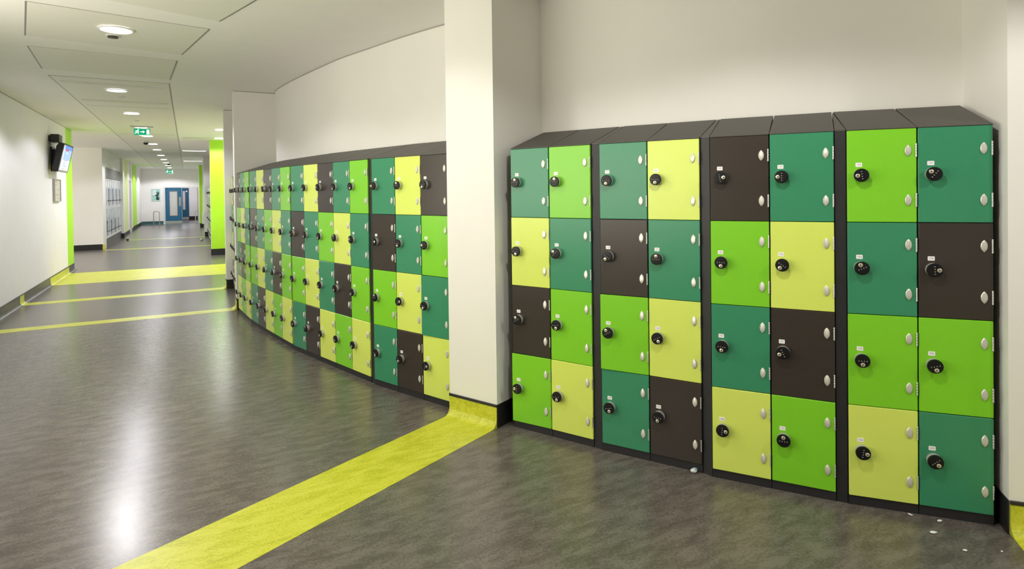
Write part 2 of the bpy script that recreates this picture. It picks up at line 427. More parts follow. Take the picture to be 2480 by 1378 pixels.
# yellow lino bands let into the floor ------------------------------
def band(n, poly):
    mb = MB(); mb.prism(poly, -.002, .0012, 'lino_yellow'); return struct('trim_%d' % n, mb)
band(1, [c1(0, -.05), c1(-C1W, -.05), c1(-C1W-.012, -3.3), c1(.012, -3.3)])
def sband(n, s0, s1, t0=TL+.045, t1=.48, s0b=None, s1b=None):
    band(n, [W(s0, t0), W(s0b or s0, t1), W(s1b or s1, t1), W(s1, t0)])
sband(2, 8.47, 8.69); sband(3, 10.45, 10.69, t1=.46); sband(4, 12.52, 14.30, t1=1.1, s0b=12.43, s1b=14.25)
sband(5, 19.72, 19.92, t0=-2.05, t1=.55, s0b=19.58, s1b=19.80); sband(6, 23.72, 23.93, t0=-1.85, t1=.52)
band(7, [c0(0.004, -.05), c0(0.004, -2.2), c0(.42, -2.2), c0(.42, -.05)])
th = MB(); cbox(th, 34.55, 35.3, -1.15, .52, -.002, .0015, 'lino_teal'); struct('trim_8', th)
yc = MB(); cbox(yc, 20.0, 20.06, -2.12, TL-.002, 0, .15, 'lino_yellow'); struct('trim_9', yc)

# dark shadow gaps where walls meet the ceiling
g = MB()
flat_z = lambda a, b, nrm: g.prism([a, b, (b[0]+nrm[0]*.003, b[1]+nrm[1]*.003), (a[0]+nrm[0]*.003, a[1]+nrm[1]*.003)], ZC-.009, ZC-.0005, 'panel_line')
flat_z(W(6.5, TL), W(14.92, TL), NL); flat_z(W(C2S, TR), W(C2S, 1.08), NV); flat_z(W(C3S, TR-.02), W(C3S, 1.13), NV)
pts = smooth(back)
for p_, q_ in zip(pts[1:], pts[2:]):
    d_ = (Vector(q_)-Vector(p_)).normalized(); flat_z(p_, q_, (d_.y, -d_.x))
struct('trim_17', g)
# ceiling panels -----------------------------------------------------
def panel(n, quad, seams=()):
    mb = MB(); c = sum((Vector(q) for q in quad), Vector((0, 0)))/4
    mb.prism(quad, ZC-.005, ZC+.004, 'panel_ceiling')
    q = [Vector(v) for v in quad]
    for i in (0, 2):                          # shadow gaps along the two side edges
        a, b = q[i], q[(i+1) % 4]; d = (b-a).normalized(); nrm = Vector((-d.y, d.x))
        if nrm.dot(c-a) > 0: nrm = -nrm
        mb.prism([tuple(a), tuple(b), tuple(b+nrm*.012), tuple(a+nrm*.012)], ZC-.004, ZC+.004, 'panel_grey')
    for i in (1, 3):
        a, b = q[i], q[(i+1) % 4]; d = (b-a).normalized(); nrm = Vector((-d.y, d.x))
        if nrm.dot(c-a) > 0: nrm = -nrm
        mb.prism([tuple(a), tuple(b), tuple(b+nrm*.006), tuple(a+nrm*.006)], ZC-.003, ZC+.004, 'panel_line')
    return struct('trim_%d' % n, mb)
panel(10, [(-2.24, 4.60), (-1.30, 3.66), (-2.06, 2.83), (-3.00, 3.77)])
panel(11, [(-3.13, 5.68), (-2.43, 4.82), (-3.29, 4.08), (-3.99, 4.93)])
panel(12, [(-3.94, 6.90), (-3.32, 5.94), (-4.26, 5.29), (-4.86, 6.21)])
mb = MB()
pD = [(-4.10, 7.16), (-5.07, 6.57), W(34.5, -1.40), W(34.5, -.22)]
panel(13, [pD[2], pD[1], pD[0], pD[3]])
sm = MB()
for s_ in (10.63, 15.2, 18.3, 21.7):
    cbox(sm, s_, s_+.006, -1.30, -.22, ZC-.0065, ZC-.0045, 'panel_line')
struct('trim_14', sm)

# ---------------------------------------------------------------- locker parts
L_DOOR = WD-.006
def door_mesh(c):
    mb = MB(); mb.box((-L_DOOR, 0, .0015), (0, .013, H-.0015), 'door_'+c, ch=.0022); return mb.mesh('door')
DOORS = {c: door_mesh(c) for c in 'TLYD'}
def lock_mesh():
    mb = MB()
    mb.lathe([(.0290, 0), (.0300, .002), (.0300, .0235), (.0292, .0245)], 'lock_collar', 30, axis='y')
    mb.lathe([(.0290, .0245), (.0312, .0258), (.0312, .0340), (.0300, .0356), (.0250, .0362)], 'lock_black', 30, axis='y')
    T = Matrix.Translation((0, 0, .0165))
    mb.lathe([(.0092, .036), (.0092, .0376), (.0080, .0383)], 'key_core', 18, T=T, axis='y')
    mb.lathe([(.0034, .0380), (.0034, .0386)], 'slot_black', 12, T=T @ Matrix.Diagonal((.62, 1, 1.25, 1)), axis='y')
    for k in range(4):                        # four dial windows with a pale tick
        x = -.0165+.011*k
        mb.box((x-.0032, -.0367, -.0085), (x+.0032, -.0360, .0035), 'slot_black')
        mb.lathe([(.0026, -.0072), (.0026, .0022)], 'lock_black', 10, T=Matrix.Translation((x, -.0362, 0)), smooth=True)
        mb.box((x-.0024, -.0392, -.0008), (x+.0024, -.0384, .0006), 'dial_mark')
        mb.box((x-.0005, -.0392, -.0044), (x+.0005, -.0384, -.0008), 'dial_mark')
    return mb.mesh('combination_lock')
LOCK = lock_mesh()
def hinge_mesh():
    mb = MB(); n = 10; out = []
    for k in range(n+1):                      # pointed oval cover, faceted
        t = -1+2*k/n; out.append((.0116*(1-abs(t)**2.4), t*.0262))
    ring = [(x+.0012, z) for x, z in out]+[(-x-.0012, z) for x, z in out[::-1]]
    m = len(ring); cx = -.0335
    vs = [(cx+x, 0, z) for x, z in ring]+[(cx+x, -.0035, z) for x, z in ring]+[(cx+x*.78, -.0062, z*.86) for x, z in ring]
    fs = [list(range(m))]+[[i, (i+1) % m, m+(i+1) % m, m+i] for i in range(m)]+[[m+i, m+(i+1) % m, 2*m+(i+1) % m, 2*m+i] for i in range(m)]+[list(range(2*m, 3*m))]
    mb.add(vs, fs, 'hinge_metal')
    for k in range(5):                        # knuckles of the barrel
        z0 = -.031+k*.0125
        mb.lathe([(.0032, z0), (.0035, z0+.0003), (.0035, z0+.0117), (.0032, z0+.0121)], 'barrel_metal', 12, T=Matrix.Translation((-.0022, -.0012, 0)))
    return mb.mesh('hinge')
HINGE = hinge_mesh()
def label_mesh(num):
    mb = MB(); w, h, r = .0135, .0098, .003; pts = []
    for cx, cz, a0 in ((w-r, h-r, 0), (-w+r, h-r, 90), (-w+r, -h+r, 180), (w-r, -h+r, 270)):
        for k in range(5):
            a = R(a0+k*22.5); pts.append((cx+r*cos(a), cz+r*sin(a)))
    n = len(pts)
    mb.add([(x, 0, z) for x, z in pts]+[(x, -.0012, z) for x, z in pts], [list(range(n)), list(range(n, 2*n))]+[[i, (i+1) % n, n+(i+1) % n, n+i] for i in range(n)], 'label_white')
    if num:
        cu = bpy.data.curves.new('digits', 'FONT'); cu.body = num; cu.size = .0125; cu.align_x = 'CENTER'; cu.align_y = 'CENTER'; cu.resolution_u = 2
        to = bpy.data.objects.new('digits', cu); COL.objects.link(to)
        dg = bpy.context.evaluated_depsgraph_get(); me = to.evaluated_get(dg).to_mesh()
        mb.add([(v.co.x, -.0016, v.co.y) for v in me.vertices], [list(p.vertices) for p in me.polygons], 'label_ink')
        to.evaluated_get(dg).to_mesh_clear(); bpy.data.objects.remove(to); bpy.data.curves.remove(cu)
    else:                                     # print too small to read
        mb.box((-.0065, -.0015, -.003), (.0065, -.0012, .003), 'label_ink')
    return mb.mesh('number_label')
BLANK = label_mesh(None)
TP = .0025
def carcass_mesh():
    mb = MB(); x0, x1 = .0015, WD-.0015
    q = TP                                    # the body narrows slightly towards its back
    mb.prism([(x0, .0145), (x0+.010, .0145), (x0+q+.010, DEPTH), (x0+q, DEPTH)], Z0, ZT, 'carcass')
    mb.prism([(x1-.010, .0145), (x1, .0145), (x1-q, DEPTH), (x1-q-.010, DEPTH)], Z0, ZT, 'carcass')
    mb.box((x0+q+.010, DEPTH-.012, Z0), (x1-q-.010, DEPTH, ZT), 'carcass')
    for k in range(5):
        z = Z0+k*H; za, zb = (z, z+.012) if k == 0 else ((z-.012, z) if k == 4 else (z-.006, z+.006))
        mb.prism([(x0+.010, .0145), (x1-.010, .0145), (x1-q-.010, DEPTH-.012), (x0+q+.010, DEPTH-.012)], za, zb, 'carcass')
    return mb.mesh('carcass')
CARCASS = carcass_mesh()
def plinth_mesh():
    mb = MB(); mb.prism([(.0015, .008), (WD-.0015, .008), (WD-.0015-TP, DEPTH), (.0015+TP, DEPTH)], 0, Z0-.001, 'carcass'); return mb.mesh('plinth')
PLINTH = plinth_mesh()
ZB = 1.90
def top_mesh():
    mb = MB(); mb.prism([(.0012, .0005), (WD-.0012, .0005), (WD-.0012-TP, DEPTH), (.0012+TP, DEPTH)], ZT+.0002, [ZT+.004, ZT+.004, ZB, ZB], 'sloping_top'); return mb.mesh('sloping_top')
TOP = top_mesh()
NAMES = {'T': 'teal', 'L': 'lime', 'Y': 'yellow', 'D': 'brown'}
PAT = ['TDLT', 'YTYD', 'DLTY', 'TYDL', 'LTLY']
def locker(u, pat, label, group, nums=None, keys=None, ajar=(0, 0, 0, 0), small=False):
    x, y, a = u
    t = thing('tiered_locker', label, 'locker', (x, y, 0), -a, group)
    link('carcass', CARCASS, t); link('plinth', PLINTH, t); link('sloping_top', TOP, t)
    for r in range(4):
        d = link('door', DOORS[pat[r]], t, (WD-.003, 0, Z0+(3-r)*H), R(ajar[r]))
        d['label'] = NAMES[pat[r]]+' locker door'
        k = keys[r] if keys else random.choice([180, 180, 180, 0, 90, 270, 150, 200, 215])
        link('combination_lock', LOCK, d, (-L_DOOR+.0535, 0, H*.5+.004), rot=(0, R(k), 0))
        if not small:
            link('number_label', nums[r] if nums else BLANK, d, (-L_DOOR+.048, 0, H*.5+.0535))
        for hz in (.5+.263, .5-.263): link('hinge', HINGE, d, (0, 0, H*hz))
    return t
def pn(p): return ' '.join(NAMES[c] for c in p)
ORD = ['first', 'second', 'third', 'fourth', 'fifth', 'sixth', 'seventh', 'eighth', 'ninth', 'tenth', 'eleventh', 'twelfth', 'thirteenth', 'fourteenth', 'fifteenth', 'sixteenth']
# right of the near pillar: numbered 169 to 200
KEYS = [(0, 180, 330, 270), (10, 315, 175, 175), (182, 215, 330, 165), (185, 0, 150, 185), (80, 180, 183, 95), (270, 215, 245, 0), (262, 335, 180, 98), (310, 88, 165, 140)]
AJ = {0: (0, .4, 0, 2.6), 1: (0, -.0, 0, .4), 2: (0, 0, 2.2, 0)}
num = 169; i = 0
for x, y, a in PAIRS:
    for k in range(2):
        u = (*front((x, y, R(a)), WD*k), R(a)); p = PAT[(i+3) % 5]
        nums = [label_mesh(str(num+r)) for r in range(4)]; num += 4
        locker(u, p, 'locker column, %s doors downward, %s right of the near white pillar' % (pn(p), ORD[i]), 'lockers right of the near pillar', nums, KEYS[i], AJ.get(i, (0, 0, 0, 0)))
        i += 1
# left of the near pillar, round the curve
left = G4+G3+G2+G1
for i, u in enumerate(left):
    p = PAT[(i+2) % 5]; n = len(left)-1-i
    locker(u, p, 'locker column, %s doors downward, %s left of the near white pillar' % (pn(p), ORD[n]), 'lockers left of the near pillar', None, None, (0, 0, 2.4, 0) if n == 0 else (0, 0, 0, 0))
# wedge fillers between the straight runs
def filler(ua, ub, label, grp):
    a0 = Vector(front(ua, WD+.0015, .012)); a1 = Vector(front(ua, WD+.0015, DEPTH-.002)); b0 = Vector(front(ub, -.0015, .012)); b1 = Vector(front(ub, -.0015, DEPTH-.002))
    o = (a0+b0)/2; poly = [tuple(p-o) for p in (a0, b0, b1, a1)]
    t = thing('locker_filler', label, 'filler panel', (o.x, o.y, 0), 0, grp)
    mb = MB(); mb.prism(poly, 0, ZT-.001, 'carcass'); mb.build('upright_panel', t)
    mb = MB(); mb.prism(poly, ZT, [ZT+.007, ZT+.007, ZB-.002, ZB-.002], 'sloping_top'); mb.build('sloping_cap', t)
for i in range(3):
    x, y, a = PAIRS[i]; x2, y2, a2 = PAIRS[i+1]
    filler((*front((x, y, R(a)), WD), R(a)), (x2, y2, R(a2)), 'narrow charcoal filler strip between locker columns, %s right of the near white pillar' % ORD[i], 'fillers right of the pillar')
for i, (ua, ub) in enumerate(((G2[-1], G1[0]), (G3[-1], G2[0]), (G4[-1], G3[0]))):
    filler(ua, ub, 'narrow black filler strip between locker columns, %s left of the near white pillar' % ORD[i], 'fillers left of the pillar')
# lockers in the next alcoves down the corridor (their fronts face the corridor, seen edge-on)
def far_run(s_near, n, t, who, grp, ph):
    for k in range(n):
        s_ = s_near-.29*k                      # k = 0 is the farthest
        x, y = W(s_, t); u = (x, y, math.atan2(UY, -UX))
        p = PAT[(k+ph) % 5]
        locker(u, p, 'locker column seen edge-on, %s' % (who % ORD[k]), grp, small=True)
far_run(10.44, 4, .603, '%s counted back from the farther narrow pier', 'lockers between the two narrow piers', 1)
far_run(23.86, 16, .60, '%s counted back from the far beige pier', 'lockers beyond the lime wall', 3)

# ---------------------------------------------------------------- ceiling fixtures
def lamp_mesh():
    a = MB(); a.lathe([(.108, -.004), (.126, -.004), (.124, -.010), (.110, -.013), (.106, -.006)], 'lamp_ring', 36)
    b = MB(); b.lathe([(.1055, -.004), (.1055, -.007), (.09, -.0075)], 'lamp_glow', 36)
    return a.mesh('trim_ring'), b.mesh('diffuser')
RING, DIFF = lamp_mesh()
WARM = (1, .96, .90); COOL = (.93, .905, 1)
PW, PWF = 62, 130
def downlight(x, y, label, colr, power=PW, z=ZC-.005, grp='corridor downlights'):
    t = thing('downlight', label, 'ceiling light', (x, y, z), 0, grp)
    link('trim_ring', RING, t); link('diffuser', DIFF, t)
    l = bpy.data.lights.new('lamp', 'SPOT'); l.energy = power; l.color = colr; l.spot_size = R(152); l.spot_blend = .22; l.shadow_soft_size = .10
    o = link('lamp', l, t, (0, 0, -.03)); return t
near = [(-1.48, 3.04), (.55, 1.77), (2.80, .95), (4.6, .3)]
NN = ['over the floor left of the near white pillar', 'over the floor before the near lockers', 'over the floor by the right pillar', 'beyond the right pillar']
for (x, y), w, p_ in zip(near, NN, (46, 92, 98, 80)): downlight(x, y, 'round ceiling downlight out of view '+w, WARM, p_, z=ZC)
cl = [(-3.14, 4.77), W(8.97, -.77)]+[W(s_, -.785) for s_ in (11.40, 13.70, 15.66, 18.04, 20.3, 23.1, 25.8, 28.4, 31.1, 33.7)]
for i, (x, y) in enumerate(cl):
    c = WARM if i == 0 else tuple(WARM[k]+(COOL[k]-WARM[k])*min(1, i/2) for k in range(3))
    downlight(x, y, ('large round ceiling downlight nearest the viewer, in the closest visible panel' if i == 0 else 'round ceiling downlight, %s along the corridor ceiling from the viewer' % ORD[i]), c, (PW, 135, 80, 95)[i] if i < 4 else (180 if i > 9 else PWF))
for i, (s_, t_) in enumerate(((13.7, .615), (15.8, .67))):
    x, y = W(s_, t_); downlight(x, y, 'round downlight near the lime wall top, %s' % ('nearer one peeping past the pier' if i == 0 else 'farther one beside the air grille'), COOL, power=90, z=ZC, grp='downlights before the lime wall')
x, y = W(17.6, -4.2); downlight(x, y, 'round downlight in the side passage, hidden behind the left wall', COOL, power=25, z=ZC)
for i, s_ in enumerate((36.6, 38.6)):
    x, y = W(s_, -.3); downlight(x, y, 'round downlight in the lobby past the blue doors, %s one' % ('nearer' if i == 0 else 'farther'), COOL, power=150, z=ZC, grp='lobby downlights')
for i, s_ in enumerate((20.4, 26.6)):
    t = thing('tube_light', 'slim rectangular ceiling light right of the centre strip, %s of two' % ('nearer' if i == 0 else 'farther'), 'ceiling light', corr(s_, .18, ZC), RZ, 'slim far ceiling lights')
    mb = MB(); mb.box((-.33, -.09, -.02), (.33, .09, 0), 'lamp_ring'); mb.build('housing', t)
    mb = MB(); mb.box((-.31, -.07, -.024), (.31, .07, -.0205), 'tube_glow'); mb.build('diffuser', t)
    l = bpy.data.lights.new('lamp', 'AREA'); l.shape = 'RECTANGLE'; l.size = .6; l.size_y = .13; l.energy = 9; l.color = COOL
    link('lamp', l, t, (0, 0, -.03))
def grille(label, s_, t0, t1, w=.12, n=3, z=ZC-.005, tilt=0):
    t = thing('air_grille', label, 'vent', corr(s_, (t0+t1)/2, z), RZ+tilt, 'ceiling air grilles'); h = (t1-t0)/2
    mb = MB(); mb.box((-h, -w/2-.012, -.006), (h, -w/2, 0), 'panel_ceiling'); mb.box((-h, w/2, -.006), (h, w/2+.012, 0), 'panel_ceiling')
    mb.box((-h, -w/2, -.006), (-h+.01, w/2, 0), 'panel_ceiling'); mb.box((h-.01, -w/2, -.006), (h, w/2, 0), 'panel_ceiling'); mb.build('frame', t)
    mb = MB(); mb.box((-h+.01, -w/2, -.0015), (h-.01, w/2, -.0002), 'frame_grey'); mb.build('backing', t)
    for k in range(n):
        y = -w/2+(k+.5)*w/n; mb = MB(); mb.box((-h+.01, y-w/n*.28, -.005), (h-.01, y+w/n*.28, -.002), 'panel_ceiling'); mb.build('slat', t)
grille('slotted air grille across the ceiling strip, before the second downlight', 8.53, -1.27, -.24, tilt=R(2))
grille('slotted air grille across the ceiling strip, behind the second downlight', 10.05, -1.27, -.24, w=.08, n=2, tilt=R(1))
grille('long air grille in the plain ceiling left of the lime wall', 15.9, -.1, .56, w=.34, n=8, z=ZC)
def sensor(label, x, y, r=.045, z=ZC-.005):
    t = thing('ceiling_sensor', label, 'sensor', (x, y, z), 0, 'ceiling sensors')
    mb = MB(); mb.lathe([(r*1.12, 0), (r*1.12, -.004), (r, -.006)], 'lamp_ring', 24); mb.build('base_ring', t)
    mb = MB(); mb.lathe([(r*.8, -.0062), (r*.8, -.012), (r*.86, -.0125), (r*.86, -.018), (r*.5, -.021)], 'plastic_grey' if r > .04 else 'lamp_ring', 24); mb.build('cover', t)
sensor('small dark round sensor beside the downlight nearest the viewer', -3.30, 4.97)
sensor('small pale sensor past the second ceiling downlight', -5.22, 8.03, .038)
sensor('small pale sensor past the third ceiling downlight', *W(12.47, -.78), .038)
def dome(label, s_, t_):
    t = thing('dome_camera', label, 'camera', corr(s_, t_, ZC-.005), RZ)
    mb = MB(); mb.lathe([(.075, 0), (.075, -.03), (.068, -.036)], 'exit_case', 24); mb.build('housing', t)
    mb = MB(); mb.lathe([(.06, -.0365), (.058, -.055), (.045, -.075), (.022, -.088)], 'plastic_black', 24); mb.build('dome', t)
dome('dark dome camera on the ceiling beside the sixth downlight', 17.2, -.90)
dome('dark dome camera on the far ceiling before the far exit sign', 28.9, -.70)

# exit signs
def exit_sign(label, s_, t0, t1, z0, z1, plate):
    tc = (t0+t1)/2; w = (t1-t0)/2; h = z1-z0
    t = thing('exit_sign', label, 'exit sign', corr(s_, tc, z0), RZ, 'hanging exit signs')
    if plate:
        mb = MB(); mb.box((-.19, -.03, ZC-.026-z0), (.19, .03, ZC-.0055-z0), 'exit_case', ch=.004); mb.build('ceiling_plate', t)
    else:
        for k in (-1, 1):
            mb = MB(); mb.lathe([(.006, h-.001), (.006, ZC-.0055-z0)], 'exit_case', 8, T=Matrix.Translation((k*w*.7, 0, 0))); mb.build('hanger', t)
    if plate:
        for k in (-1, 1):
            mb = MB(); mb.lathe([(.004, h), (.004, ZC-.026-z0)], 'exit_case', 8, T=Matrix.Translation((k*w*.7, 0, 0))); mb.build('hanger', t)
    mb = MB(); mb.box((-w, -.008, 0), (w, .008, h), 'exit_green', ch=.002); mb.build('sign_panel', t)
    mb = MB(); mb.box((-w*.35, -.011, -.010), (w+.02, .011, -.001), 'exit_white'); mb.build('lower_edge', t)
    y = -.0092; u = h/10; mb = MB()
    def poly(pts): mb.add([(p[0]*u, y, p[1]*u) for p in pts]+[(p[0]*u, y+.0008, p[1]*u) for p in pts], [list(range(len(pts))), list(range(len(pts), 2*len(pts)))], 'exit_white')
    k = w/u                                   # half width in units
    def bar(p, q, r):
        p, q = Vector(p), Vector(q); d = (q-p).normalized(); n = Vector((-d.y, d.x))*r
        poly([tuple(p-n), tuple(q-n), tuple(q+n), tuple(p+n)])
    cx = -k*.56                               # running figure
    poly([(cx+1.2+.95*cos(a*pi/6), 8.1+.95*sin(a*pi/6)) for a in range(12)])
    bar((cx+.5, 6.9), (cx-.6, 4.2), .85); bar((cx-.3, 4.6), (cx+1.7, 3.5), .55); bar((cx+1.6, 3.7), (cx+1.2, 1.6), .5)
    bar((cx-.6, 4.4), (cx-2.0, 2.6), .55); bar((cx-2.0, 2.7), (cx-4.0, 2.5), .45); bar((cx+.5, 6.7), (cx+2.4, 5.4), .4); bar((cx+.3, 6.7), (cx-2.2, 6.3), .42); bar((cx-2.2, 6.3), (cx-3.0, 4.7), .4)
    bar((-k*.20, 5), (k*.16, 5), .55); poly([(k*.10, 7.2), (k*.36, 5), (k*.10, 2.8)])
    poly([(k*.55, 1.2), (k*.93, 1.2), (k*.88, 8.8), (k*.58, 8.8)])
    mb.build('pictogram', t)
exit_sign('green exit sign with running figure and arrow, hanging nearest the viewer', 13.5, -.90, -.63, 2.665, 2.788, True)
exit_sign('small green exit sign far down the corridor, behind a dome camera', 30.0, -.86, -.56, 2.44, 2.60, False)

# ---------------------------------------------------------------- left wall: screen and notice frame
t = thing('wall_screen', 'tilted black flat screen showing a blue web page, high on left wall', 'screen', corr(12.89, TL, 1.922), RZ)
d0 = .15; tl = math.atan2(.10, .49)
# local: x = out from the wall (t), y = s, z up
TT = Matrix.Translation((d0, 0, 0)) @ Matrix.Rotation(tl, 4, 'Y')
mb = MB(); mb.box((-.085, -.43, .0), (-.004, .43, .49), 'plastic_black', T=TT, ch=.008); mb.build('case', t)
mb = MB()
mb.box((-.004, -.43, .0), (.004, .43, .035), 'bezel_silver', T=TT); mb.box((-.004, -.43, .465), (.004, .43, .49), 'plastic_grey', T=TT)
mb.box((-.004, -.43, .035), (.004, -.405, .465), 'bezel_silver', T=TT); mb.box((-.004, .405, .035), (.004, .43, .465), 'plastic_black', T=TT); mb.build('bezel', t)
mb = MB()
mb.box((-.004, -.405, .035), (.001, .405, .465), 'screen_white', T=TT)
mb.box((.001, -.28, .40), (.0015, .405, .465), 'screen_blue', T=TT); mb.box((.001, -.28, .22), (.0015, .40, .40), 'screen_sky', T=TT)
mb.box((.0015, -.20, .375), (.002, .10, .41), 'screen_red', T=TT); mb.box((.0015, -.10, .33), (.002, .08, .35), 'screen_white', T=TT)
for k in range(7): mb.box((.0015, -.22+.04*(k % 3), .06+.025*k), (.002, .02+.07*((k*5) % 4), .066+.025*k), 'screen_ink' if k % 2 == 0 else 'screen_sky', T=TT)
mb.build('display', t)
mb = MB(); mb.prism([(.001, -.10), (.02, -.10), (.02, .22), (.001, .22)], .02, .44, 'plastic_black')
mb.box((.02, -.06, .20), (.06, -.02, .40), 'plastic_black'); mb.box((.02, .10, .20), (.06, .14, .40), 'plastic_black')
mb.box((-.125, -.30, .10), (-.085, .30, .46), 'plastic_grey', T=TT, ch=.015); mb.build('wall_bracket', t)
t2 = thing('media_box', 'black box mounted on the left wall above the tilted screen', 'box', corr(12.74, TL, 2.425), RZ)
mb = MB(); mb.box((.03, -.15, 0), (.155, .15, .140), 'plastic_black', ch=.01); mb.build('case', t2)
mb = MB(); mb.box((.001, -.10, .03), (.03, .10, .12), 'plastic_black'); mb.build('wall_mount', t2)
t = thing('notice_frame', 'slim grey frame with a faded notice on the left wall under the screen', 'framed notice', corr(13.18, TL, 1.41), RZ)
mb = MB(); z1 = .40
mb.box((.002, -.28, 0), (.035, -.265, z1), 'frame_grey'); mb.box((.002, .265, 0), (.035, .28, z1), 'frame_grey'); mb.box((.002, -.265, 0), (.035, .265, .015), 'frame_grey'); mb.box((.002, -.265, z1-.015), (.035, .265, z1), 'frame_grey'); mb.build('frame', t)
mb = MB(); mb.box((.002, -.265, .015), (.022, .265, z1-.015), 'paper_beige')
for z, y0, y1 in ((.35, -.22, .05), (.30, -.22, -.05), (.21, .0, .2), (.12, -.2, .22), (.06, .05, .22)): mb.box((.022, y0, z), (.0225, y1, z+.008), 'paper_ink')
mb.build('notice', t)

# glazed cabinet let into the far left wall
t = thing('glazed_cabinet', 'wall of tall pale glazed cabinet doors in two rows, far left', 'cabinet', corr(20.72, TL-.03, 0), RZ)
CL = 4.28
mb = MB(); mb.box((-.20, .0, 2.03), (.0, CL, 2.33), 'panel_grey'); mb.build('top_panel', t)
mb = MB(); mb.box((-.20, .0, .0), (.0, CL, .27), 'lino_skirting'); mb.build('plinth', t)
mb = MB(); mb.box((-.20, 0, .27), (-.03, CL, .29), 'cabinet_white'); mb.box((-.20, 0, 2.0), (-.03, CL, 2.03), 'cabinet_white'); mb.box((-.20, 0, 1.14), (-.005, CL, 1.19), 'cabinet_white')
mb.box((-.20, 0, .29), (-.19, CL, 2.0), 'cabinet_white'); mb.box((-.03, 0, .265), (.012, CL, .29), 'cabinet_white'); mb.build('frame', t)
for r, (z0, z1) in enumerate(((1.192, 1.998), (.292, 1.138))):
    for k in range(8):
        y0 = .03+k*(CL-.06)/8; y1 = y0+(CL-.06)/8-.012
        mb = MB(); e = .05
        mb.box((-.025, y0, z0), (.0, y0+e, z1), 'cabinet_white'); mb.box((-.025, y1-e, z0), (.0, y1, z1), 'cabinet_white'); mb.box((-.025, y0+e, z0), (.0, y1-e, z0+.02), 'cabinet_white'); mb.box((-.025, y0+e, z1-.02), (.0, y1-e, z1), 'cabinet_white')
        d = mb.build('cabinet_door', t)
        mb = MB(); zs = z0+(z1-z0)*(.66 if r == 0 else .55)
        mb.box((-.018, y0+e, z0+.02), (-.006, y1-e, zs), 'pane_blue' if (k+r) % 2 else 'pane_pale'); mb.box((-.018, y0+e, zs), (-.006, y1-e, z1-.02), 'pane_pale')  # lower part of alternate panes carries the painted reflection
        mb.build('pane', d)
        mb = MB(); mb.lathe([(.012, 0), (.018, .018), (.012, .026)], 'plastic_black', 12, T=Matrix.Translation((.001, y1-.03, z0+.16)) @ Matrix.Rotation(pi/2, 4, 'Y')); mb.build('knob', d)

# doors ---------------------------------------------------------------
mb = MB(); cbox(mb, 28.51, 29.44, TL-.20, TL-.07, .004, 2.09, 'paper_beige'); dr = struct('door_1', mb)
mb = MB(); cbox(mb, 28.44, 28.51, TL-.09, TL-.02, 0, 2.16, 'cabinet_white'); cbox(mb, 29.44, 29.51, TL-.09, TL-.02, 0, 2.16, 'cabinet_white'); cbox(mb, 28.51, 29.44, TL-.09, TL-.02, 2.10, 2.16, 'cabinet_white'); struct('trim_15', mb)
# blue double doors: one leaf shut, one swung away into the lobby
mb = MB()
for t0, t1, z0, z1 in ((-1.12, -1.05, 0, 1.93), (.45, .50, 0, 1.93), (-1.05, .45, 1.875, 1.93)): cbox(mb, DS-.02, DS+.15, t0, t1, z0, z1, 'cabinet_white')
struct('trim_16', mb)
t = thing('door_2', 'closed blue door leaf with tall glass pane at the corridor end', 'door', corr(DS+.05, -.67, 0), RZ)
t['kind'] = 'structure'
x0, x1, zt = -.375, .365, 1.865; wx0, wx1, wz0, wz1 = -.19, .17, .42, 1.69
mb = MB()
for a, b in (((x0, 0, .006), (wx0, .045, zt)), ((wx1, 0, .006), (x1, .045, zt)), ((wx0, 0, .006), (wx1, .045, wz0)), ((wx0, 0, wz1), (wx1, .045, zt))): mb.box(a, b, 'door_blue')
mb.build('leaf', t)
mb = MB(); e = .025
for a, b in (((wx0, -.008, wz0), (wx0+e, 0, wz1)), ((wx1-e, -.008, wz0), (wx1, 0, wz1)), ((wx0+e, -.008, wz0), (wx1-e, 0, wz0+e)), ((wx0+e, -.008, wz1-e), (wx1-e, 0, wz1))): mb.box(a, b, 'wood_bead')
mb.build('glazing_bead', t)
mb = MB(); mb.box((wx0, .012, wz0), (wx1, .030, wz1), 'pane_frost'); mb.build('pane', t)
mb = MB(); mb.box((x0+.01, -.004, .02), (x1-.01, -.0005, .16), 'steel'); mb.build('kick_plate', t)
mb = MB(); mb.box((.235, -.004, .92), (.325, -.0005, 1.39), 'steel'); mb.lathe([(.011, .96), (.011, 1.35)], 'steel', 10, T=Matrix.Translation((.28, -.04, 0)))
for z in (.99, 1.32): mb.box((.272, -.04, z-.01), (.288, -.003, z+.01), 'steel')
mb.build('pull_handle', t)
t = thing('door_3', 'open blue door leaf swung into the lobby, seen edge-on at right jamb', 'door', corr(DS+.10, .42, 0), RZ)
t['kind'] = 'structure'
mb = MB(); mb.box((.0, .0, .006), (.028, .70, 1.865), 'wood_bead'); mb.build('leaf', t)
t = thing('door_4', 'dark blue lobby door with slim window seen through the open doorway', 'door', corr(40.2, -.13, 0), RZ)
t['kind'] = 'structure'
mb = MB(); X0, X1 = -.20, .15
for a, b in (((X0, -.05, .02), (-.16, -.012, 1.90)), ((-.05, -.05, .02), (X1, -.012, 1.90)), ((-.16, -.05, .02), (-.05, -.012, .62)), ((-.16, -.05, 1.72), (-.05, -.012, 1.90))): mb.box(a, b, 'door_blue_dark')
mb.build('leaf', t)
mb = MB(); mb.box((-.16, -.04, .62), (-.05, -.02, 1.72), 'pane_frost'); mb.build('pane', t)
mb = MB(); mb.box((-.055, -.058, .62), (-.03, -.05, 1.72), 'wood_bead'); mb.build('glazing_bead', t)
mb = MB(); mb.lathe([(.045, .0505), (.045, .053)], 'label_white', 16, T=Matrix.Translation((.04, 0, 1.70)), axis='y'); mb.build('round_sign', t)
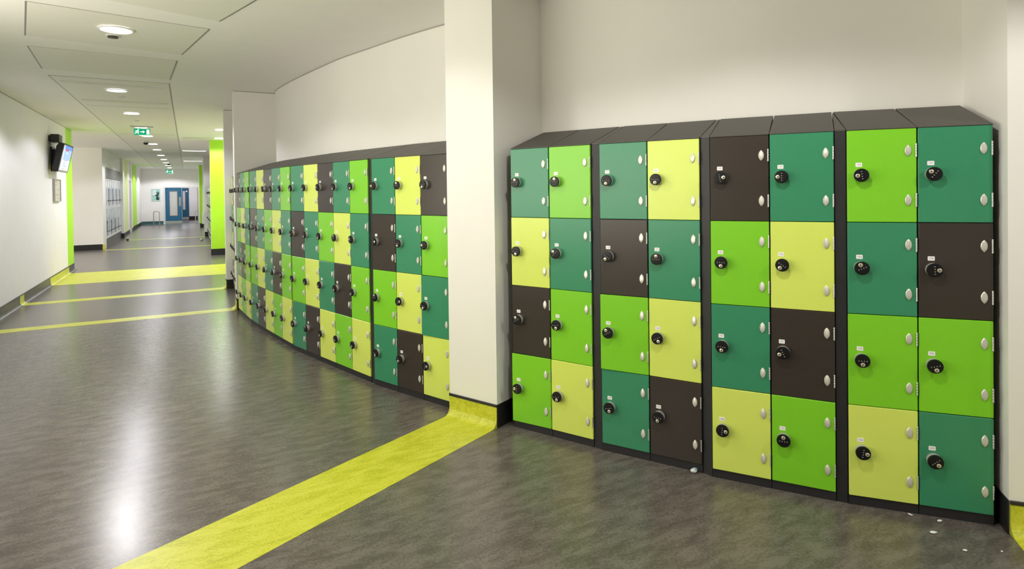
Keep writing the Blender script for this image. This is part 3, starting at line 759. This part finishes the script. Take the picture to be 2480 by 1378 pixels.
mb = MB(); mb.box((X0+.01, -.054, .03), (X1-.01, -.0505, .18), 'steel'); mb.build('kick_plate', t)

# picture, hoops, radiator at the far end
t = thing('picture', 'teal framed picture of a dark bending figure on the far wall', 'picture', corr(DS, -1.453, 1.19), RZ)
mb = MB(); z1 = .64; w = .205
for a, b in (((-w, -.025, 0), (-w+.03, -.001, z1)), ((w-.03, -.025, 0), (w, -.001, z1)), ((-w+.03, -.025, 0), (w-.03, -.001, .03)), ((-w+.03, -.025, z1-.03), (w-.03, -.001, z1))): mb.box(a, b, 'picture_pale')
mb.build('frame', t)
mb = MB(); mb.box((-w+.03, -.016, .03), (w-.03, -.001, z1-.03), 'picture_teal'); mb.box((-.14, -.017, .30), (.02, -.016, .58), 'picture_pale')
fig = [(.02, .06), (.13, .05), (.15, .16), (.10, .22), (.13, .34), (.15, .44), (.06, .46), (-.01, .45), (.02, .42), (.07, .41), (.02, .34), (-.06, .30), (.03, .24), (.0, .14)]
mb.add([(x, -.0175, z) for x, z in fig]+[(x, -.016, z) for x, z in fig], [list(range(14)), list(range(14, 28))]+[[i, (i+1) % 14, 14+(i+1) % 14, 14+i] for i in range(14)], 'picture_dark')
mb.build('print', t)
def hoop(label, s_, t_, w, rz):
    t = thing('hoop_rail', label, 'rail', corr(s_, t_, 0), RZ+rz, 'steel hoop rails')
    pts = [(-w, 0, .003)]+[(-w+.07*(1-cos(a)), 0, .63+.07*sin(a)) for a in [k*pi/12 for k in range(7)]]+[(w-.07+.07*sin(a), 0, .63+.07*cos(a)) for a in [k*pi/12 for k in range(7)]]+[(w, 0, .003)]
    mb = MB(); mb.tube(pts, .021, 'steel', 12); mb.build('hoop', t)
    for k in (-1, 1):
        mb = MB(); mb.lathe([(.05, .0015), (.05, .008), (.03, .012)], 'steel', 16, T=Matrix.Translation((k*w, 0, 0))); mb.build('floor_flange', t)
hoop('steel hoop rail on the floor left of the blue door', 34.2, -1.40, .125, 0)
hoop('steel hoop rail on the floor right of the far doorway', 34.3, .36, .13, R(62))
t = thing('radiator', 'small white radiator panel at the foot of the far right pier', 'radiator', corr(R5S-.08, .60, .02), RZ)
mb = MB(); mb.box((-.075, -.03, .14), (.09, .03, .66), 'radiator_white', ch=.008)
for k in range(5): mb.box((-.062+k*.03, -.034, .18), (-.045+k*.03, -.03, .62), 'radiator_white')
mb.build('panel', t)
mb = MB(); mb.box((-.06, .03, .55), (-.03, .078, .59), 'steel'); mb.build('bracket', t)
mb = MB(); mb.box((.05, .03, .55), (.08, .078, .59), 'steel'); mb.build('bracket', t)
mb = MB(); mb.lathe([(.012, -.018), (.012, .14)], 'steel', 8, T=Matrix.Translation((.0, 0, 0))); mb.build('feed_pipe', t)

# ---------------------------------------------------------------- scraps on the floor
def scrap(name, label, cat, x, y, r, m, seed, m2=None, flat_=.35, grp=None):
    rnd = random.Random(seed); mb = MB(); n, k = 10, 5; vs = []; fs = []
    for i in range(k+1):
        ph = pi*i/k
        for j in range(n):
            a = 2*pi*j/n; q = r*(.72+.45*rnd.random())
            vs.append((q*sin(ph)*cos(a)*1.25, q*sin(ph)*sin(a)*.7, max(0, r*flat_*(1+cos(ph)*(.8+.3*rnd.random())))))
    for i in range(k):
        for j in range(n): fs.append([i*n+j, i*n+(j+1) % n, (i+1)*n+(j+1) % n, (i+1)*n+j])
    mb.add(vs, fs, m)
    if m2: mb.box((-r*.3, -r*.5, r*flat_*1.2), (r*.5, r*.1, r*flat_*1.9), m2)
    o = mb.build(name, None, (x, y, .0015), rnd.random()*3)
    return tag(o, label, cat, grp)
scrap('tissue', 'crumpled white tissue with blue marks on floor below the near lockers', 'tissue', .945, 3.135, .022, 'tissue', 1, 'tissue_blue', .5)
SC = [(2275, 1263, .011, 'white paper scrap, second nearest the right pillar'), (2257, 1291, .014, 'torn white paper scrap, largest of those before the last locker column'), (2213, 1254, .010, 'white paper scrap before the yellow bottom locker door'),
      (2095, 1229, .008, 'tiny white paper scrap against the locker plinth, leftmost of the cluster'), (2117, 1225, .006, 'tiny white crumb of paper against the locker plinth'), (2170, 1231, .006, 'tiny white crumb under the yellow bottom locker door'), (2317, 1327, .009, 'pale paper scrap nearest the picture bottom'), (2413, 1334, .006, 'tiny paper crumb nearest the yellow floor band at right')]
SCP = [(1.893, 2.646), (1.803, 2.556), (1.797, 2.70), (1.635, 2.80), (1.668, 2.80), (1.745, 2.77), (1.842, 2.43), (1.985, 2.42)]
for i, ((px, py, r, lb), (x, y)) in enumerate(zip(SC, SCP)): scrap('paper_scrap', lb, 'litter', x, y, r, 'tissue', 10+i, None, .25, 'paper scraps before the lockers')
scrap('black_scrap', 'small black scrap on the far floor near the thin yellow band', 'litter', *W(23.5, -1.80), .045, 'plastic_black', 30, None, .7)
scrap('crumpled_wrapper', 'crumpled white wrapper on the far floor by the edge-on lockers', 'litter', *W(21.9, .36), .06, 'tissue', 31, 'plastic_black', .6)

# ---------------------------------------------------------------- camera
cam = bpy.data.cameras.new('camera'); co = link('camera', cam); sc.camera = co
cam.sensor_width = 36; cam.lens = 1443/2480*36; cam.shift_y = -(689-478)/2480; cam.clip_end = 200; cam.clip_start = .05
p, ro = R(.68), R(.76)
fw = Vector((0, cos(p), -sin(p))); rt = Vector((1, 0, 0)); up = Vector((0, sin(p), cos(p)))
r2 = rt*cos(ro)-up*sin(ro); u2 = rt*sin(ro)+up*cos(ro)
mw = Matrix((r2, u2, -fw)).transposed().to_4x4(); mw.translation = (0, 0, 1.506); co.matrix_world = mw

# ---------------------------------------------------------------- render look
w = bpy.data.worlds.new('world'); sc.world = w; w.use_nodes = True
w.node_tree.nodes['Background'].inputs['Color'].default_value = (.6, .65, .7, 1); w.node_tree.nodes['Background'].inputs['Strength'].default_value = .3
vs = sc.view_settings; vs.view_transform = 'Standard'; vs.look = 'None'; vs.gamma = 1; vs.use_curve_mapping = False; vs.exposure = 0
cy = sc.cycles; cy.max_bounces = 12; cy.diffuse_bounces = 7; cy.glossy_bounces = 4; cy.caustics_reflective = False; cy.caustics_refractive = False
cy.use_denoising = True; cy.sample_clamp_indirect = 6
